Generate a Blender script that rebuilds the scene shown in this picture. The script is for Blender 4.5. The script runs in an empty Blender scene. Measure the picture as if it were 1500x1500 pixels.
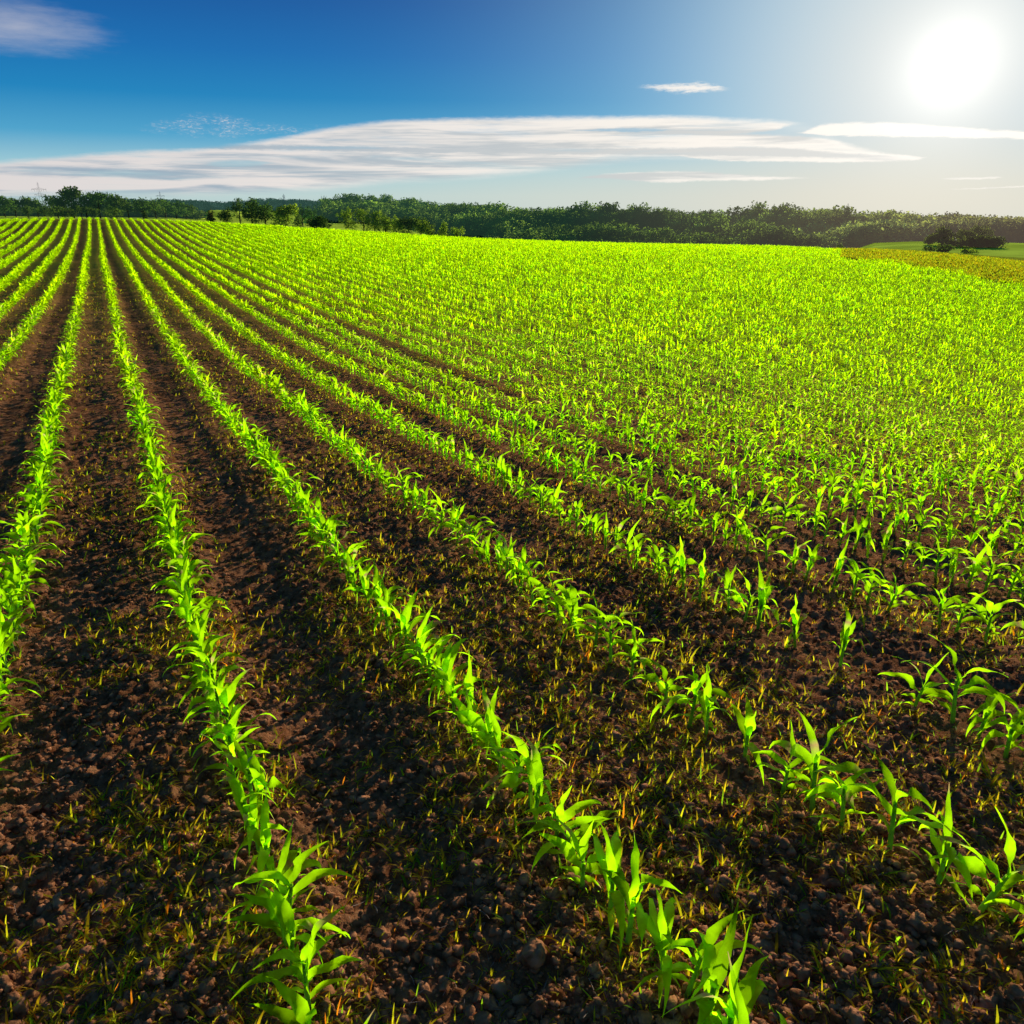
import bpy, math, random
import numpy as np
from math import radians as R, sin, cos, tan, pi

SEED = 7
rng = np.random.default_rng(SEED)
random.seed(SEED)
scene = bpy.context.scene
C = scene.collection

# ------------------------------------------------------------------ camera
F, PITCH, YAW = 1100.0, 0.387214, 0.477925       # focal length in 1500-px units
H = 1.55
cam_d = bpy.data.cameras.new('camera')
cam_d.sensor_fit = 'HORIZONTAL'; cam_d.sensor_width = 36.0
cam_d.lens = 36.0 * F / 1500.0
cam_d.clip_start = 0.02; cam_d.clip_end = 30000
cam = bpy.data.objects.new('camera', cam_d); C.objects.link(cam)
cam.location = (0, 0, H)
cam.rotation_euler = (pi/2 - PITCH, 0, -YAW)
scene.camera = cam

def ray(px, py):
    u = (np.asarray(px, float) - 750) / F; v = (750 - np.asarray(py, float)) / F
    fw = cos(PITCH) + v*sin(PITCH); up = -sin(PITCH) + v*cos(PITCH)
    return sin(YAW)*fw + cos(YAW)*u, cos(YAW)*fw - sin(YAW)*u, up
def px_az(px, py=301.4):
    x, y, z = ray(px, py); return np.arctan2(x, y)
def px_slope(px, py):
    x, y, z = ray(px, py); return z / np.hypot(x, y)
def project(X, Y, Z):
    f0 = np.sin(YAW)*X + np.cos(YAW)*Y; r = np.cos(YAW)*X - np.sin(YAW)*Y; z = Z - H
    d = f0*cos(PITCH) - z*sin(PITCH); u = f0*sin(PITCH) + z*cos(PITCH)
    d = np.where(d > 1e-3, d, 1e-3)
    return 750 + F*r/d, 750 - F*u/d, d

# ------------------------------------------------------------------ noise
def _h(ix, iy, s):
    a = (ix.astype(np.int64)*374761393 + iy.astype(np.int64)*668265263 + s*144269504) & 0xffffffff
    a = ((a ^ (a >> 13)) * 1274126177) & 0xffffffff
    a = ((a ^ (a >> 16)) * 2246822519) & 0xffffffff
    return ((a ^ (a >> 15)) & 0xffff) / 65535.0
def vnoise(x, y, s=0):
    ix = np.floor(x); iy = np.floor(y); fx = x-ix; fy = y-iy
    fx = fx*fx*(3-2*fx); fy = fy*fy*(3-2*fy)
    a = _h(ix, iy, s); b = _h(ix+1, iy, s); c = _h(ix, iy+1, s); d = _h(ix+1, iy+1, s)
    return (a+(b-a)*fx)*(1-fy) + (c+(d-c)*fx)*fy
def fbm(x, y, s=0, o=4):
    t = 0; a = .5
    for i in range(o):
        t = t + a*vnoise(x*2**i + 17.3*i, y*2**i - 9.1*i, s+i); a *= .5
    return t
def worley(x, y, s=0):
    ix = np.floor(x); iy = np.floor(y); best = np.full(x.shape, 9.0)
    for a in (-1, 0, 1):
        for b in (-1, 0, 1):
            cx = ix+a; cy = iy+b
            d = (cx+_h(cx, cy, s)-x)**2 + (cy+_h(cx, cy, s+5)-y)**2
            best = np.minimum(best, d)
    return np.sqrt(best)

# ------------------------------------------------------------------ terrain
TC = [-0.412362, 0.528757, -2.095166, 1.373701, 0.025565, -0.216056, -0.033617, 1.483007, -1.124494, 1.430914, 0.324398, -3.86549, -0.99265]
def terr(X, Y):
    X = np.clip(X, -45, 110); Y = np.maximum(Y, -2)
    s = np.tanh(X/7); q = np.sqrt(1+(X/8)**2)-1
    e1 = np.exp(-Y/6); e2 = np.exp(-Y/25)
    z = 0
    for c, b in zip(TC, [1-e1, 1-e2, Y/50, (Y/50)**2, X/20, X/20*Y/50, s, s*e1, s*e2, q, q*e1, q*e2, q*Y/50]):
        z = z + c*b
    return np.maximum(z, -9)
# beyond the brow of the field: heights by bearing
A_ = lambda xs: px_az(np.array(xs, float))
AX = A_([-400, 0, 250, 320, 400, 480, 560, 700, 760, 1000, 1220, 1290, 1350, 1500, 2100])
R0 = np.array([85, 85, 87, 88, 89, 90, 90, 88, 88, 85, 80, 79, 78, 75, 70.])
Z180 = np.array([-.95, -.95, -1.4, -2.6, -3.6, -4.6, -6, -8, -9, -14, -12, -7.6, -7.0, -6.8, -8.])
RIN = np.array([330, 330, 330, 330, 340, 400, 420, 330, 290, 280, 290, 310, 310, 310, 310.])
ZIN = np.array([-1.6, -1.6, -2.5, -4, -5, -6, -7, -13, -18, -20, -18, -14, -13.5, -14, -14.])
ROUT = np.array([560, 560, 560, 600, 620, 620, 620, 560, 500, 500, 480, 440, 420, 400, 400.])
RX = A_([-400, 0, 440, 480, 530, 620, 660, 700, 735, 760, 790, 822, 860, 905, 960, 1020, 1060, 1170, 1215, 1280, 1340, 1400, 1500, 1700])
RYT = [300, 300, 301, 294, 290.5, 292, 294, 297.5, 302, 305, 305.5, 302.5, 304.5, 307, 304.5, 303, 306.5, 305.5, 303.5, 305.5, 310.5, 310, 315, 318]
RSL = np.array([float(px_slope(750, y)) for y in np.array(RYT)-1.2])
TREE_H = 10.0
def ridge_ground(az):
    ro = np.interp(az, AX, ROUT)
    return H + ro*np.interp(az, RX, RSL) - TREE_H - np.where(az > .8, 1.4, 2.6)
def ground(X, Y):
    r = np.hypot(X, Y); az = np.arctan2(X, Y)
    azc = np.where((az > -2.6) & (az < 2.6), az, -1.0)
    r0 = np.interp(azc, AX, R0)
    k = np.minimum(1, r0/np.maximum(r, 1e-6))
    z0 = terr(X*k, Y*k)
    zin = np.interp(azc, AX, ZIN); rin = np.interp(azc, AX, RIN); z18 = np.interp(azc, AX, Z180)
    ro = np.interp(azc, AX, ROUT); zr = np.maximum(ridge_ground(azc), -26)
    left = azc < A_([300])[0]
    zr = np.where(left, zin-1, zr)
    def seg(a, b, ra, rb):
        t = np.clip((r-ra)/(rb-ra), 0, 1); t = t*t*(3-2*t)
        return a+(b-a)*t
    tt = np.clip((r-180)/(rin-180), 0, 1); tt = np.where(azc > A_([1240])[0], tt**4, tt*tt*(3-2*tt))
    z = np.where(r < 180, seg(z0, z18, r0, 180.0), np.where(r < rin, z18+(zin-z18)*tt, np.where(r < ro, zin+(zr-zin)*np.clip((r-rin)/(ro-rin), 0, 1), seg(zr, -14-95*np.clip((azc-.42)/.2, 0, 1), ro, ro+260))))
    far = np.exp(-((r-1500)/170)**2) * np.clip((A_([660])[0]-azc)/.05, 0, 1)
    z = z + np.where(r > ro, 1, 0)*far*(14+H+1500*.0062-9.5+2.0*np.sin(azc*37)+1.3*np.sin(azc*71+1))
    z = z - np.where(azc > .2, .46, .36)*np.clip((r-8)/70, 0, 1)*np.clip((150-r)/60, 0, 1)
    z = z - np.clip(r-2400, 0, 7000)*.014
    z = z + np.where(r > rin, 1, 0)*np.clip((r-rin)/60, 0, 1)*np.clip((ro-8-r)/80, 0, 1)*np.where(left, 0, 1)*((fbm(X*.014, Y*.014, 611, 2)-.40)*np.where(az > R(46), 8, 20)+np.where(az > R(50), 2, 4.5)*np.sin(6.283*(r/80+.55*np.sin(az*7+1)+.3*np.sin(az*17))))
    return z

# rows of maize
ROW_X0, ROW_D = 0.100882, 0.75
ROW_DEV = {
-4: [(26.96,.14),(40.23,.007),(62.1,.128)],
-3: [(19.44,.045),(29.78,.041),(40.31,-.004),(56.32,.156)],
-2: [(12.31,-.07),(15.01,-.032),(22.07,-.04),(31.82,-.003),(56.44,-.008)],
-1: [(3.61,.018),(4.72,.009),(6.21,.012),(8.52,-.029),(12.49,-.047),(22.13,-.05),(44.7,-.048),(73.18,.144)],
0: [(1.14,.005),(1.69,.013),(2.37,-.016),(3.35,-.021),(5.07,-.022),(6.0,-.035),(8.3,-.016),(12.64,-.073),(27.26,-.044),(44.87,-.076),(73.38,.079)],
1: [(.74,-.035),(1.3,-.015),(1.82,.0),(2.53,-.006),(3.87,.011),(5.2,.023),(6.33,.022),(7.77,-.015),(9.57,-.029),(12.65,-.05),(23.68,.033),(38.68,.118),(52.9,.064)],
2: [(.69,.018),(.89,-.011),(1.04,-.026),(1.22,-.036),(1.61,-.04),(2.18,-.046),(2.47,-.049),(2.96,-.012),(3.89,.013),(5.32,-.02),(7.64,.005),(9.53,0),(12.25,-.062),(20.85,-.036),(27.72,.032),(60.8,.083)],
3: [(1.05,-.001),(1.4,-.011),(1.82,.03),(2.21,-.002),(2.55,-.016),(4.33,.07),(5.27,.066),(6.27,.058),(7.45,.018),(8.55,-.011),(10.33,.005),(15.31,-.077),(22.91,-.03),(30.24,.062),(63,0)],
4: [(1.49,.093),(1.79,.038),(2.1,-.004),(2.72,.025),(5.62,.052),(6.76,.123),(9.06,.081),(10.62,.101),(14.22,-.001),(26.67,.061),(39.26,.143),(55.48,.059)],
6: [(2.39,-.006),(2.92,-.028),(3.85,-.007),(5.0,.013),(8.05,.003),(9.04,-.075),(10.37,-.163),(13.05,-.161),(17.05,-.095)]}
def row_x(k, Y):
    Y = np.asarray(Y, float)
    x = ROW_X0 + ROW_D*k + .03*np.sin(Y*.21 + k*1.7) * (0 if k in ROW_DEV else 1) + .12*np.clip((Y-45)/40, 0, 1)
    if k in ROW_DEV:
        a = np.array(ROW_DEV[k]); x = x + np.interp(Y, a[:, 0], a[:, 1])*np.where(Y > 45, .5, 1)
    return x
TRACKS = {-8, -2, 0, 5, 12, 14, 25, 27, 38, 40}
def track_amt(X):
    g = np.floor((X-ROW_X0)/ROW_D); t = (X-ROW_X0)/ROW_D - g
    m = np.zeros(X.shape)
    for tr in TRACKS: m = np.maximum(m, (g == tr)*1.0)
    return m*np.exp(-((t-.42)/.24)**4)

# grass strip right of the maize, beyond this line of the brow
def hit(px, py, lift=0):
    dx, dy, dz = [float(v) for v in ray(px, py)]
    lo, hi = .5, None
    t = .5
    while t < 110:
        if H+dz*t < terr(np.array(dx*t), np.array(dy*t))+lift: break
        t *= 1.01
    return dx*t, dy*t
GB = [hit(1232, 370), hit(1300, 378), hit(1400, 394), hit(1500, 411)]
GBa = np.array([math.atan2(x, y) for x, y in GB]); GBr = np.array([math.hypot(x, y) for x, y in GB])
def maize_limit(az):
    r0 = np.interp(az, AX, R0)
    return np.where(az > GBa[0], np.minimum(r0+6, np.interp(az, GBa, GBr)), r0+6)

# ------------------------------------------------------------------ materials
def new_mat(name):
    m = bpy.data.materials.new(name); m.use_nodes = True
    m.node_tree.nodes.clear(); return m, m.node_tree.nodes, m.node_tree.links
def N(nodes, t, **kw):
    n = nodes.new(t)
    for k, v in kw.items():
        if k.startswith('i_'): n.inputs[k[2:].replace('_', ' ')].default_value = v
        else: setattr(n, k, v)
    return n
def leaf_mat(name, base, trans, tmix=.5, rough=.45, attr='col', spec=.3, var=.15, mott=35., air=False):
    """thin leaf: diffuse + light let through; tint from the 'col' attribute"""
    m, n, l = new_mat(name)
    out = N(n, 'ShaderNodeOutputMaterial')
    at = N(n, 'ShaderNodeAttribute', attribute_name=attr)
    oi = N(n, 'ShaderNodeObjectInfo')
    hs = N(n, 'ShaderNodeHueSaturation')
    mr = N(n, 'ShaderNodeMapRange'); mr.inputs['To Min'].default_value = 1-var; mr.inputs['To Max'].default_value = 1+var
    l.new(oi.outputs['Random'], mr.inputs['Value']); l.new(mr.outputs[0], hs.inputs['Value'])
    l.new(at.outputs['Color'], hs.inputs['Color'])
    gp = N(n, 'ShaderNodeNewGeometry'); nz = N(n, 'ShaderNodeTexNoise'); nz.inputs['Scale'].default_value = mott; nz.inputs['Detail'].default_value = 3
    l.new(gp.outputs['Position'], nz.inputs['Vector'])
    mm = N(n, 'ShaderNodeMath', operation='MULTIPLY_ADD'); l.new(nz.outputs[0], mm.inputs[0]); mm.inputs[1].default_value = .9
    l.new(mr.outputs[0], mm.inputs[2]); ms = N(n, 'ShaderNodeMath', operation='SUBTRACT'); l.new(mm.outputs[0], ms.inputs[0]); ms.inputs[1].default_value = .45
    l.new(ms.outputs[0], hs.inputs['Value'])
    def mul(col):
        x = N(n, 'ShaderNodeMix', data_type='RGBA', blend_type='MULTIPLY'); x.inputs[0].default_value = 1
        l.new(hs.outputs[0], x.inputs[6]); x.inputs[7].default_value = (*col, 1); return x.outputs[2]
    p = N(n, 'ShaderNodeBsdfPrincipled'); p.inputs['Roughness'].default_value = rough
    p.inputs['Specular IOR Level'].default_value = spec
    l.new(mul(base), p.inputs['Base Color'])
    t = N(n, 'ShaderNodeBsdfTranslucent'); l.new(mul(trans), t.inputs['Color'])
    mx = N(n, 'ShaderNodeMixShader'); mx.inputs[0].default_value = tmix
    l.new(p.outputs[0], mx.inputs[1]); l.new(t.outputs[0], mx.inputs[2])
    if air:      # air haze painted on as a faint glow of the far foliage, stored per place
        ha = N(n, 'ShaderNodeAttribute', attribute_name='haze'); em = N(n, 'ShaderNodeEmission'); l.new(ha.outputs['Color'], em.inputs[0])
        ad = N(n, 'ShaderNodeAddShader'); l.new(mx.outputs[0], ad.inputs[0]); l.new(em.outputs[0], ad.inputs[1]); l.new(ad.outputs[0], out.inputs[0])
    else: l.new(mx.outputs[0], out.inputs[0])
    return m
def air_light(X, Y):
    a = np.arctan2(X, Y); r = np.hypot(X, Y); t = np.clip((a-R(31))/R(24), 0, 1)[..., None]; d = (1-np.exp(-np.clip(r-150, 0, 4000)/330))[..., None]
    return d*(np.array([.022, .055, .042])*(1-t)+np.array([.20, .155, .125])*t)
def plain_mat(name, c1, c2, scale, rough=.8, bump=0, bscale=None, spec=.2, detail=5):
    m, n, l = new_mat(name)
    out = N(n, 'ShaderNodeOutputMaterial'); p = N(n, 'ShaderNodeBsdfPrincipled')
    p.inputs['Roughness'].default_value = rough; p.inputs['Specular IOR Level'].default_value = spec
    tc = N(n, 'ShaderNodeNewGeometry')
    no = N(n, 'ShaderNodeTexNoise'); no.inputs['Scale'].default_value = scale; no.inputs['Detail'].default_value = detail
    l.new(tc.outputs['Position'], no.inputs['Vector'])
    rp = N(n, 'ShaderNodeValToRGB'); rp.color_ramp.elements[0].position = .35; rp.color_ramp.elements[1].position = .68
    rp.color_ramp.elements[0].color = (*c1, 1); rp.color_ramp.elements[1].color = (*c2, 1)
    l.new(no.outputs[0], rp.inputs[0]); l.new(rp.outputs[0], p.inputs['Base Color'])
    if bump:
        b = N(n, 'ShaderNodeTexNoise'); b.inputs['Scale'].default_value = bscale or scale*3; b.inputs['Detail'].default_value = 6
        l.new(tc.outputs['Position'], b.inputs['Vector'])
        bp = N(n, 'ShaderNodeBump'); bp.inputs['Strength'].default_value = .9; bp.inputs['Distance'].default_value = bump
        l.new(b.outputs[0], bp.inputs['Height']); l.new(bp.outputs[0], p.inputs['Normal'])
    l.new(p.outputs[0], out.inputs[0]); return m

M_MAIZE = leaf_mat('maize_leaf', (.12, .33, .002), (.50, 1.0, .003), .82, .65, spec=.02)
M_STALK = leaf_mat('maize_stalk', (.16, .36, .03), (.4, .7, .04), .35, .5)
M_WEED = leaf_mat('weed_blade', (.32, .29, .015), (1.0, .92, .015), .72, .6, spec=.05)
M_TREE = leaf_mat('tree_foliage', (.055, .10, .012), (.20, .32, .02), .42, .7, spec=.03, mott=.5, air=True)
M_FOREST = leaf_mat('forest_foliage', (.075, .12, .022), (.22, .32, .03), .42, .8, spec=.0, mott=.08, air=True)
M_FAR = leaf_mat('far_forest_foliage', (.05, .10, .085), (.05, .10, .07), .3, .8, spec=.0, mott=.03, air=True)  # bluish haze of distance mixed into the leaf colour
M_GRASS = leaf_mat('verge_grass', (.26, .27, .012), (.72, .74, .01), .5, .6)
M_BARK = plain_mat('bark', (.03, .022, .015), (.07, .05, .035), 6, .9)
M_CLOD = plain_mat('soil_clod', (.13, .045, .017), (.44, .185, .08), 30, .95, .004, 120, spec=0)
M_STRAW = plain_mat('straw', (.22, .13, .08), (.42, .28, .2), 50, .7)
M_STEEL = plain_mat('galvanised_steel', (.16, .17, .18), (.24, .25, .26), 2, .6)

def soil_mat():
    m, n, l = new_mat('soil')
    out = N(n, 'ShaderNodeOutputMaterial'); p = N(n, 'ShaderNodeBsdfPrincipled')
    p.inputs['Roughness'].default_value = .95; p.inputs['Specular IOR Level'].default_value = 0.0
    g = N(n, 'ShaderNodeNewGeometry')
    n1 = N(n, 'ShaderNodeTexNoise'); n1.inputs['Scale'].default_value = 22; n1.inputs['Detail'].default_value = 8; n1.inputs['Roughness'].default_value = .65
    l.new(g.outputs['Position'], n1.inputs['Vector'])
    rp = N(n, 'ShaderNodeValToRGB'); e = rp.color_ramp.elements
    e[0].position = .36; e[0].color = (.115, .036, .012, 1); e[1].position = .66; e[1].color = (.34, .148, .062, 1)
    l.new(n1.outputs[0], rp.inputs[0])
    n2 = N(n, 'ShaderNodeTexNoise'); n2.inputs['Scale'].default_value = 1.1; n2.inputs['Detail'].default_value = 4
    l.new(g.outputs['Position'], n2.inputs['Vector'])
    mr = N(n, 'ShaderNodeMapRange'); mr.inputs['From Min'].default_value = .3; mr.inputs['From Max'].default_value = .7
    mr.inputs['To Min'].default_value = .7; mr.inputs['To Max'].default_value = 1.3; l.new(n2.outputs[0], mr.inputs[0])
    hs = N(n, 'ShaderNodeHueSaturation'); l.new(mr.outputs[0], hs.inputs['Value']); l.new(rp.outputs[0], hs.inputs['Color'])
    at = N(n, 'ShaderNodeAttribute', attribute_name='col')      # cover: how much grows on the soil (r), meadow (g)
    sp = N(n, 'ShaderNodeSeparateColor'); l.new(at.outputs['Color'], sp.inputs[0])
    mx = N(n, 'ShaderNodeMix', data_type='RGBA'); l.new(sp.outputs[0], mx.inputs[0]); l.new(hs.outputs[0], mx.inputs[6])
    mx.inputs[7].default_value = (.50, .56, .02, 1)
    n3 = N(n, 'ShaderNodeTexNoise'); n3.inputs['Scale'].default_value = .35; n3.inputs['Detail'].default_value = 8; n3.inputs['Roughness'].default_value = .7
    l.new(g.outputs['Position'], n3.inputs['Vector'])
    r3 = N(n, 'ShaderNodeValToRGB'); e = r3.color_ramp.elements
    e[0].position = .35; e[0].color = (.20, .24, .02, 1); e[1].position = .65; e[1].color = (.44, .44, .03, 1)
    l.new(n3.outputs[0], r3.inputs[0])
    m2 = N(n, 'ShaderNodeMix', data_type='RGBA'); l.new(sp.outputs[1], m2.inputs[0]); l.new(mx.outputs[2], m2.inputs[6]); l.new(r3.outputs[0], m2.inputs[7])
    l.new(m2.outputs[2], p.inputs['Base Color'])
    b = N(n, 'ShaderNodeTexNoise'); b.inputs['Scale'].default_value = 70; b.inputs['Detail'].default_value = 7; b.inputs['Roughness'].default_value = .7
    l.new(g.outputs['Position'], b.inputs['Vector'])
    bp = N(n, 'ShaderNodeBump'); bp.inputs['Strength'].default_value = 1; bp.inputs['Distance'].default_value = .012
    l.new(b.outputs[0], bp.inputs['Height']); l.new(bp.outputs[0], p.inputs['Normal'])
    l.new(p.outputs[0], out.inputs[0]); return m
M_SOIL = soil_mat()

def valley_mat():
    m, n, l = new_mat('meadow_and_woodland_floor')
    out = N(n, 'ShaderNodeOutputMaterial'); p = N(n, 'ShaderNodeBsdfPrincipled')
    p.inputs['Roughness'].default_value = .95; p.inputs['Specular IOR Level'].default_value = 0.0
    g = N(n, 'ShaderNodeNewGeometry')
    at = N(n, 'ShaderNodeAttribute', attribute_name='col')
    n1 = N(n, 'ShaderNodeTexNoise'); n1.inputs['Scale'].default_value = .09; n1.inputs['Detail'].default_value = 9; n1.inputs['Roughness'].default_value = .65
    l.new(g.outputs['Position'], n1.inputs['Vector'])
    mr = N(n, 'ShaderNodeMapRange'); mr.inputs['From Min'].default_value = .3; mr.inputs['From Max'].default_value = .7
    mr.inputs['To Min'].default_value = .65; mr.inputs['To Max'].default_value = 1.35; l.new(n1.outputs[0], mr.inputs[0])
    hs = N(n, 'ShaderNodeHueSaturation'); l.new(mr.outputs[0], hs.inputs['Value']); l.new(at.outputs['Color'], hs.inputs['Color'])
    l.new(hs.outputs[0], p.inputs['Base Color'])
    l.new(p.outputs[0], out.inputs[0]); return m
M_VALLEY = valley_mat()

# ------------------------------------------------------------------ mesh helpers
def np_mesh(name, V, Q, mat, col=None, smooth=True, haze=None):
    """V (n,3); Q (m,3|4) faces; col (n,3)"""
    me = bpy.data.meshes.new(name)
    V = np.ascontiguousarray(V, np.float32); Q = np.ascontiguousarray(Q, np.int32); k = Q.shape[1]
    me.vertices.add(len(V)); me.vertices.foreach_set('co', V.ravel())
    me.loops.add(Q.size); me.loops.foreach_set('vertex_index', Q.ravel())
    me.polygons.add(len(Q)); me.polygons.foreach_set('loop_start', np.arange(0, Q.size, k, dtype=np.int32))
    me.polygons.foreach_set('use_smooth', np.full(len(Q), smooth))
    if col is not None:
        a = me.attributes.new('col', 'FLOAT_COLOR', 'POINT')
        c = np.ones((len(V), 4), np.float32); c[:, :3] = col; a.data.foreach_set('color', c.ravel())
    if haze is not None:
        a = me.attributes.new('haze', 'FLOAT_COLOR', 'POINT'); c = np.ones((len(V), 4), np.float32); c[:, :3] = haze; a.data.foreach_set('color', c.ravel())
    me.update(calc_edges=True)
    me.materials.append(mat)
    return me
def round_normals(me, nv):
    nv = nv/(np.linalg.norm(nv, axis=1)[:, None]+1e-9)
    me.polygons.foreach_set('use_smooth', np.ones(len(me.polygons), bool))
    me.normals_split_custom_set_from_vertices(nv.astype(np.float32))
def obj(name, me, parent=None, loc=None):
    o = bpy.data.objects.new(name, me); C.objects.link(o)
    if parent: o.parent = parent
    if loc is not None: o.location = loc
    return o
def tag(o, label=None, cat=None, group=None, kind=None):
    if label: o['label'] = label
    if cat: o['category'] = cat
    if group: o['group'] = group
    if kind: o['kind'] = kind
    return o
def empty(name, loc, rz=0):
    o = bpy.data.objects.new(name, None); C.objects.link(o); o.location = loc; o.rotation_euler = (0, 0, rz)
    o.empty_display_size = .05; return o
class Acc:
    """collects pieces into one mesh"""
    def __init__(s): s.v = []; s.q = []; s.c = []; s.n = 0
    def add(s, V, Q, c):
        s.v.append(V); s.q.append(Q+s.n); s.c.append(np.broadcast_to(c, V.shape)); s.n += len(V)
    def mesh(s, name, mat, smooth=True):
        return np_mesh(name, np.concatenate(s.v), np.concatenate(s.q), mat, np.concatenate(s.c), smooth)
def tube(P, rad, n=6):
    P = np.asarray(P, float); m = len(P); rad = np.broadcast_to(rad, (m,))
    T = np.gradient(P, axis=0); T /= np.linalg.norm(T, axis=1)[:, None]+1e-9
    up = np.array([1, 0, 0]) if abs(T[0][2]) > .8 else np.array([0, 0, 1])
    A = np.cross(T, up); A /= np.linalg.norm(A, axis=1)[:, None]+1e-9; B = np.cross(T, A)
    th = np.arange(n)/n*2*pi
    V = (P[:, None]+rad[:, None, None]*(A[:, None]*np.cos(th)[None, :, None]+B[:, None]*np.sin(th)[None, :, None])).reshape(-1, 3)
    i = np.arange(m-1)[:, None]*n; j = np.arange(n)[None]; j2 = (j+1) % n
    Q = np.stack([i+j, i+j2, i+n+j2, i+n+j], -1).reshape(-1, 4)
    return V, Q

# ------------------------------------------------------------------ near ground (one sheet)
def field_z(X, Y):
    """field surface with tilth"""
    r = np.hypot(X, Y)
    z = ground(X, Y)
    fade = np.clip(1-(r-25)/60, 0, 1)
    t = track_amt(X)
    z = z + fade*(.03*(fbm(X*1.4, Y*1.4, 3)-.5) - .035*t)
    ph = (X-ROW_X0)/ROW_D; ph = ph-np.round(ph)
    z = z + fade*.012*np.exp(-(ph/.16)**2)
    return z
def tilth(X, Y):
    r = np.hypot(X, Y); t = track_amt(X)
    f1 = np.clip(1-(r-4)/10, 0, 1); f2 = np.clip(1-(r-12)/25, 0, 1)
    w1 = np.clip(.62-worley(X*13, Y*13, 11), -.1, .6)*.040
    w2 = np.clip(.6-worley(X*32+5, Y*32, 31), -.1, .6)*.020
    b = (fbm(X*5, Y*5, 41)-.5)*.045
    return (w1*(1-.5*t)*(.4+1.1*vnoise(X*3, Y*3, 9))+b)*f2 + w2*f1
fine = YAW + np.linspace(-R(50), R(50), 880)
rest = YAW + R(50) + np.linspace(0, 2*pi-R(100), 60)[1:-1]
AZ = np.concatenate([fine, rest])
RR = np.concatenate([[.08, .25], np.exp(np.linspace(math.log(.5), math.log(135), 850))])
az, rr = np.meshgrid(AZ, RR)
GX = np.sin(az)*rr; GY = np.cos(az)*rr
GZ = field_z(GX, GY)+tilth(GX, GY)
na, nr = len(AZ), len(RR)
i = np.arange(nr-1)[:, None]*na; j = np.arange(na)[None]; j2 = (j+1) % na
Q = np.stack([i+j, i+na+j, i+na+j2, i+j2], -1).reshape(-1, 4)
azw = np.arctan2(GX, GY)
cov = np.clip((rr-9)/38, 0, .85)*(.3+.7*np.clip((GX-2-.06*GY)/8, 0, 1))*(1-.7*track_amt(GX))*(.6+.8*fbm(GX*.4, GY*.4, 77))
lim = np.where(np.abs(azw) < 2, maize_limit(azw), 200)
mead = np.clip((rr-lim+1.0)/3, 0, 1)*(azw > GBa[0]-.03)*(azw < 2)
V = np.stack([GX, GY, GZ], -1).reshape(-1, 3)
col = np.stack([cov, mead, 0*cov], -1).reshape(-1, 3)
g = obj('ground', np_mesh('ground', V, Q, M_SOIL, col)); tag(g, kind='structure')
del V, Q, col

# ------------------------------------------------------------------ land beyond the brow
az1 = np.concatenate([YAW+np.linspace(-R(50), R(50), 420), YAW+R(50)+np.linspace(0, 2*pi-R(100), 40)[1:-1]])
rr1 = np.concatenate([np.linspace(118, 640, 170), np.exp(np.linspace(math.log(660), math.log(9000), 70))])
az, rr = np.meshgrid(az1, rr1); X = np.sin(az)*rr; Y = np.cos(az)*rr
Z = ground(X, Y)-.15
azn = (np.arctan2(X, Y))
xp = 750+1188*np.tan(np.clip(azn-YAW, -1.2, 1.2))
wood = ((azn > A_([470])[0]) & (rr > np.interp(azn, AX, RIN)-4))*1.0
wood = np.maximum(wood, (rr > 900)*1.0)
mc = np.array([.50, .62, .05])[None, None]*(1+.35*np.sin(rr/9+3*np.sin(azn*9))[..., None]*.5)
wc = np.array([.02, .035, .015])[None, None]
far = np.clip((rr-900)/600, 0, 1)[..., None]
wc = wc*(1-far)+np.array([.035, .07, .07])*far  # far ground tinted blue, distance haze put into its colour
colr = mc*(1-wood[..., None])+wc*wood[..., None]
na, nr = len(az1), len(rr1)
i = np.arange(nr-1)[:, None]*na; j = np.arange(na)[None]; j2 = (j+1) % na
Q = np.stack([i+j, i+na+j, i+na+j2, i+j2], -1).reshape(-1, 4)
tag(obj('valley_meadow', np_mesh('valley_meadow', np.stack([X, Y, Z], -1).reshape(-1, 3), Q, M_VALLEY, colr.reshape(-1, 3))), kind='structure')

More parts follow.
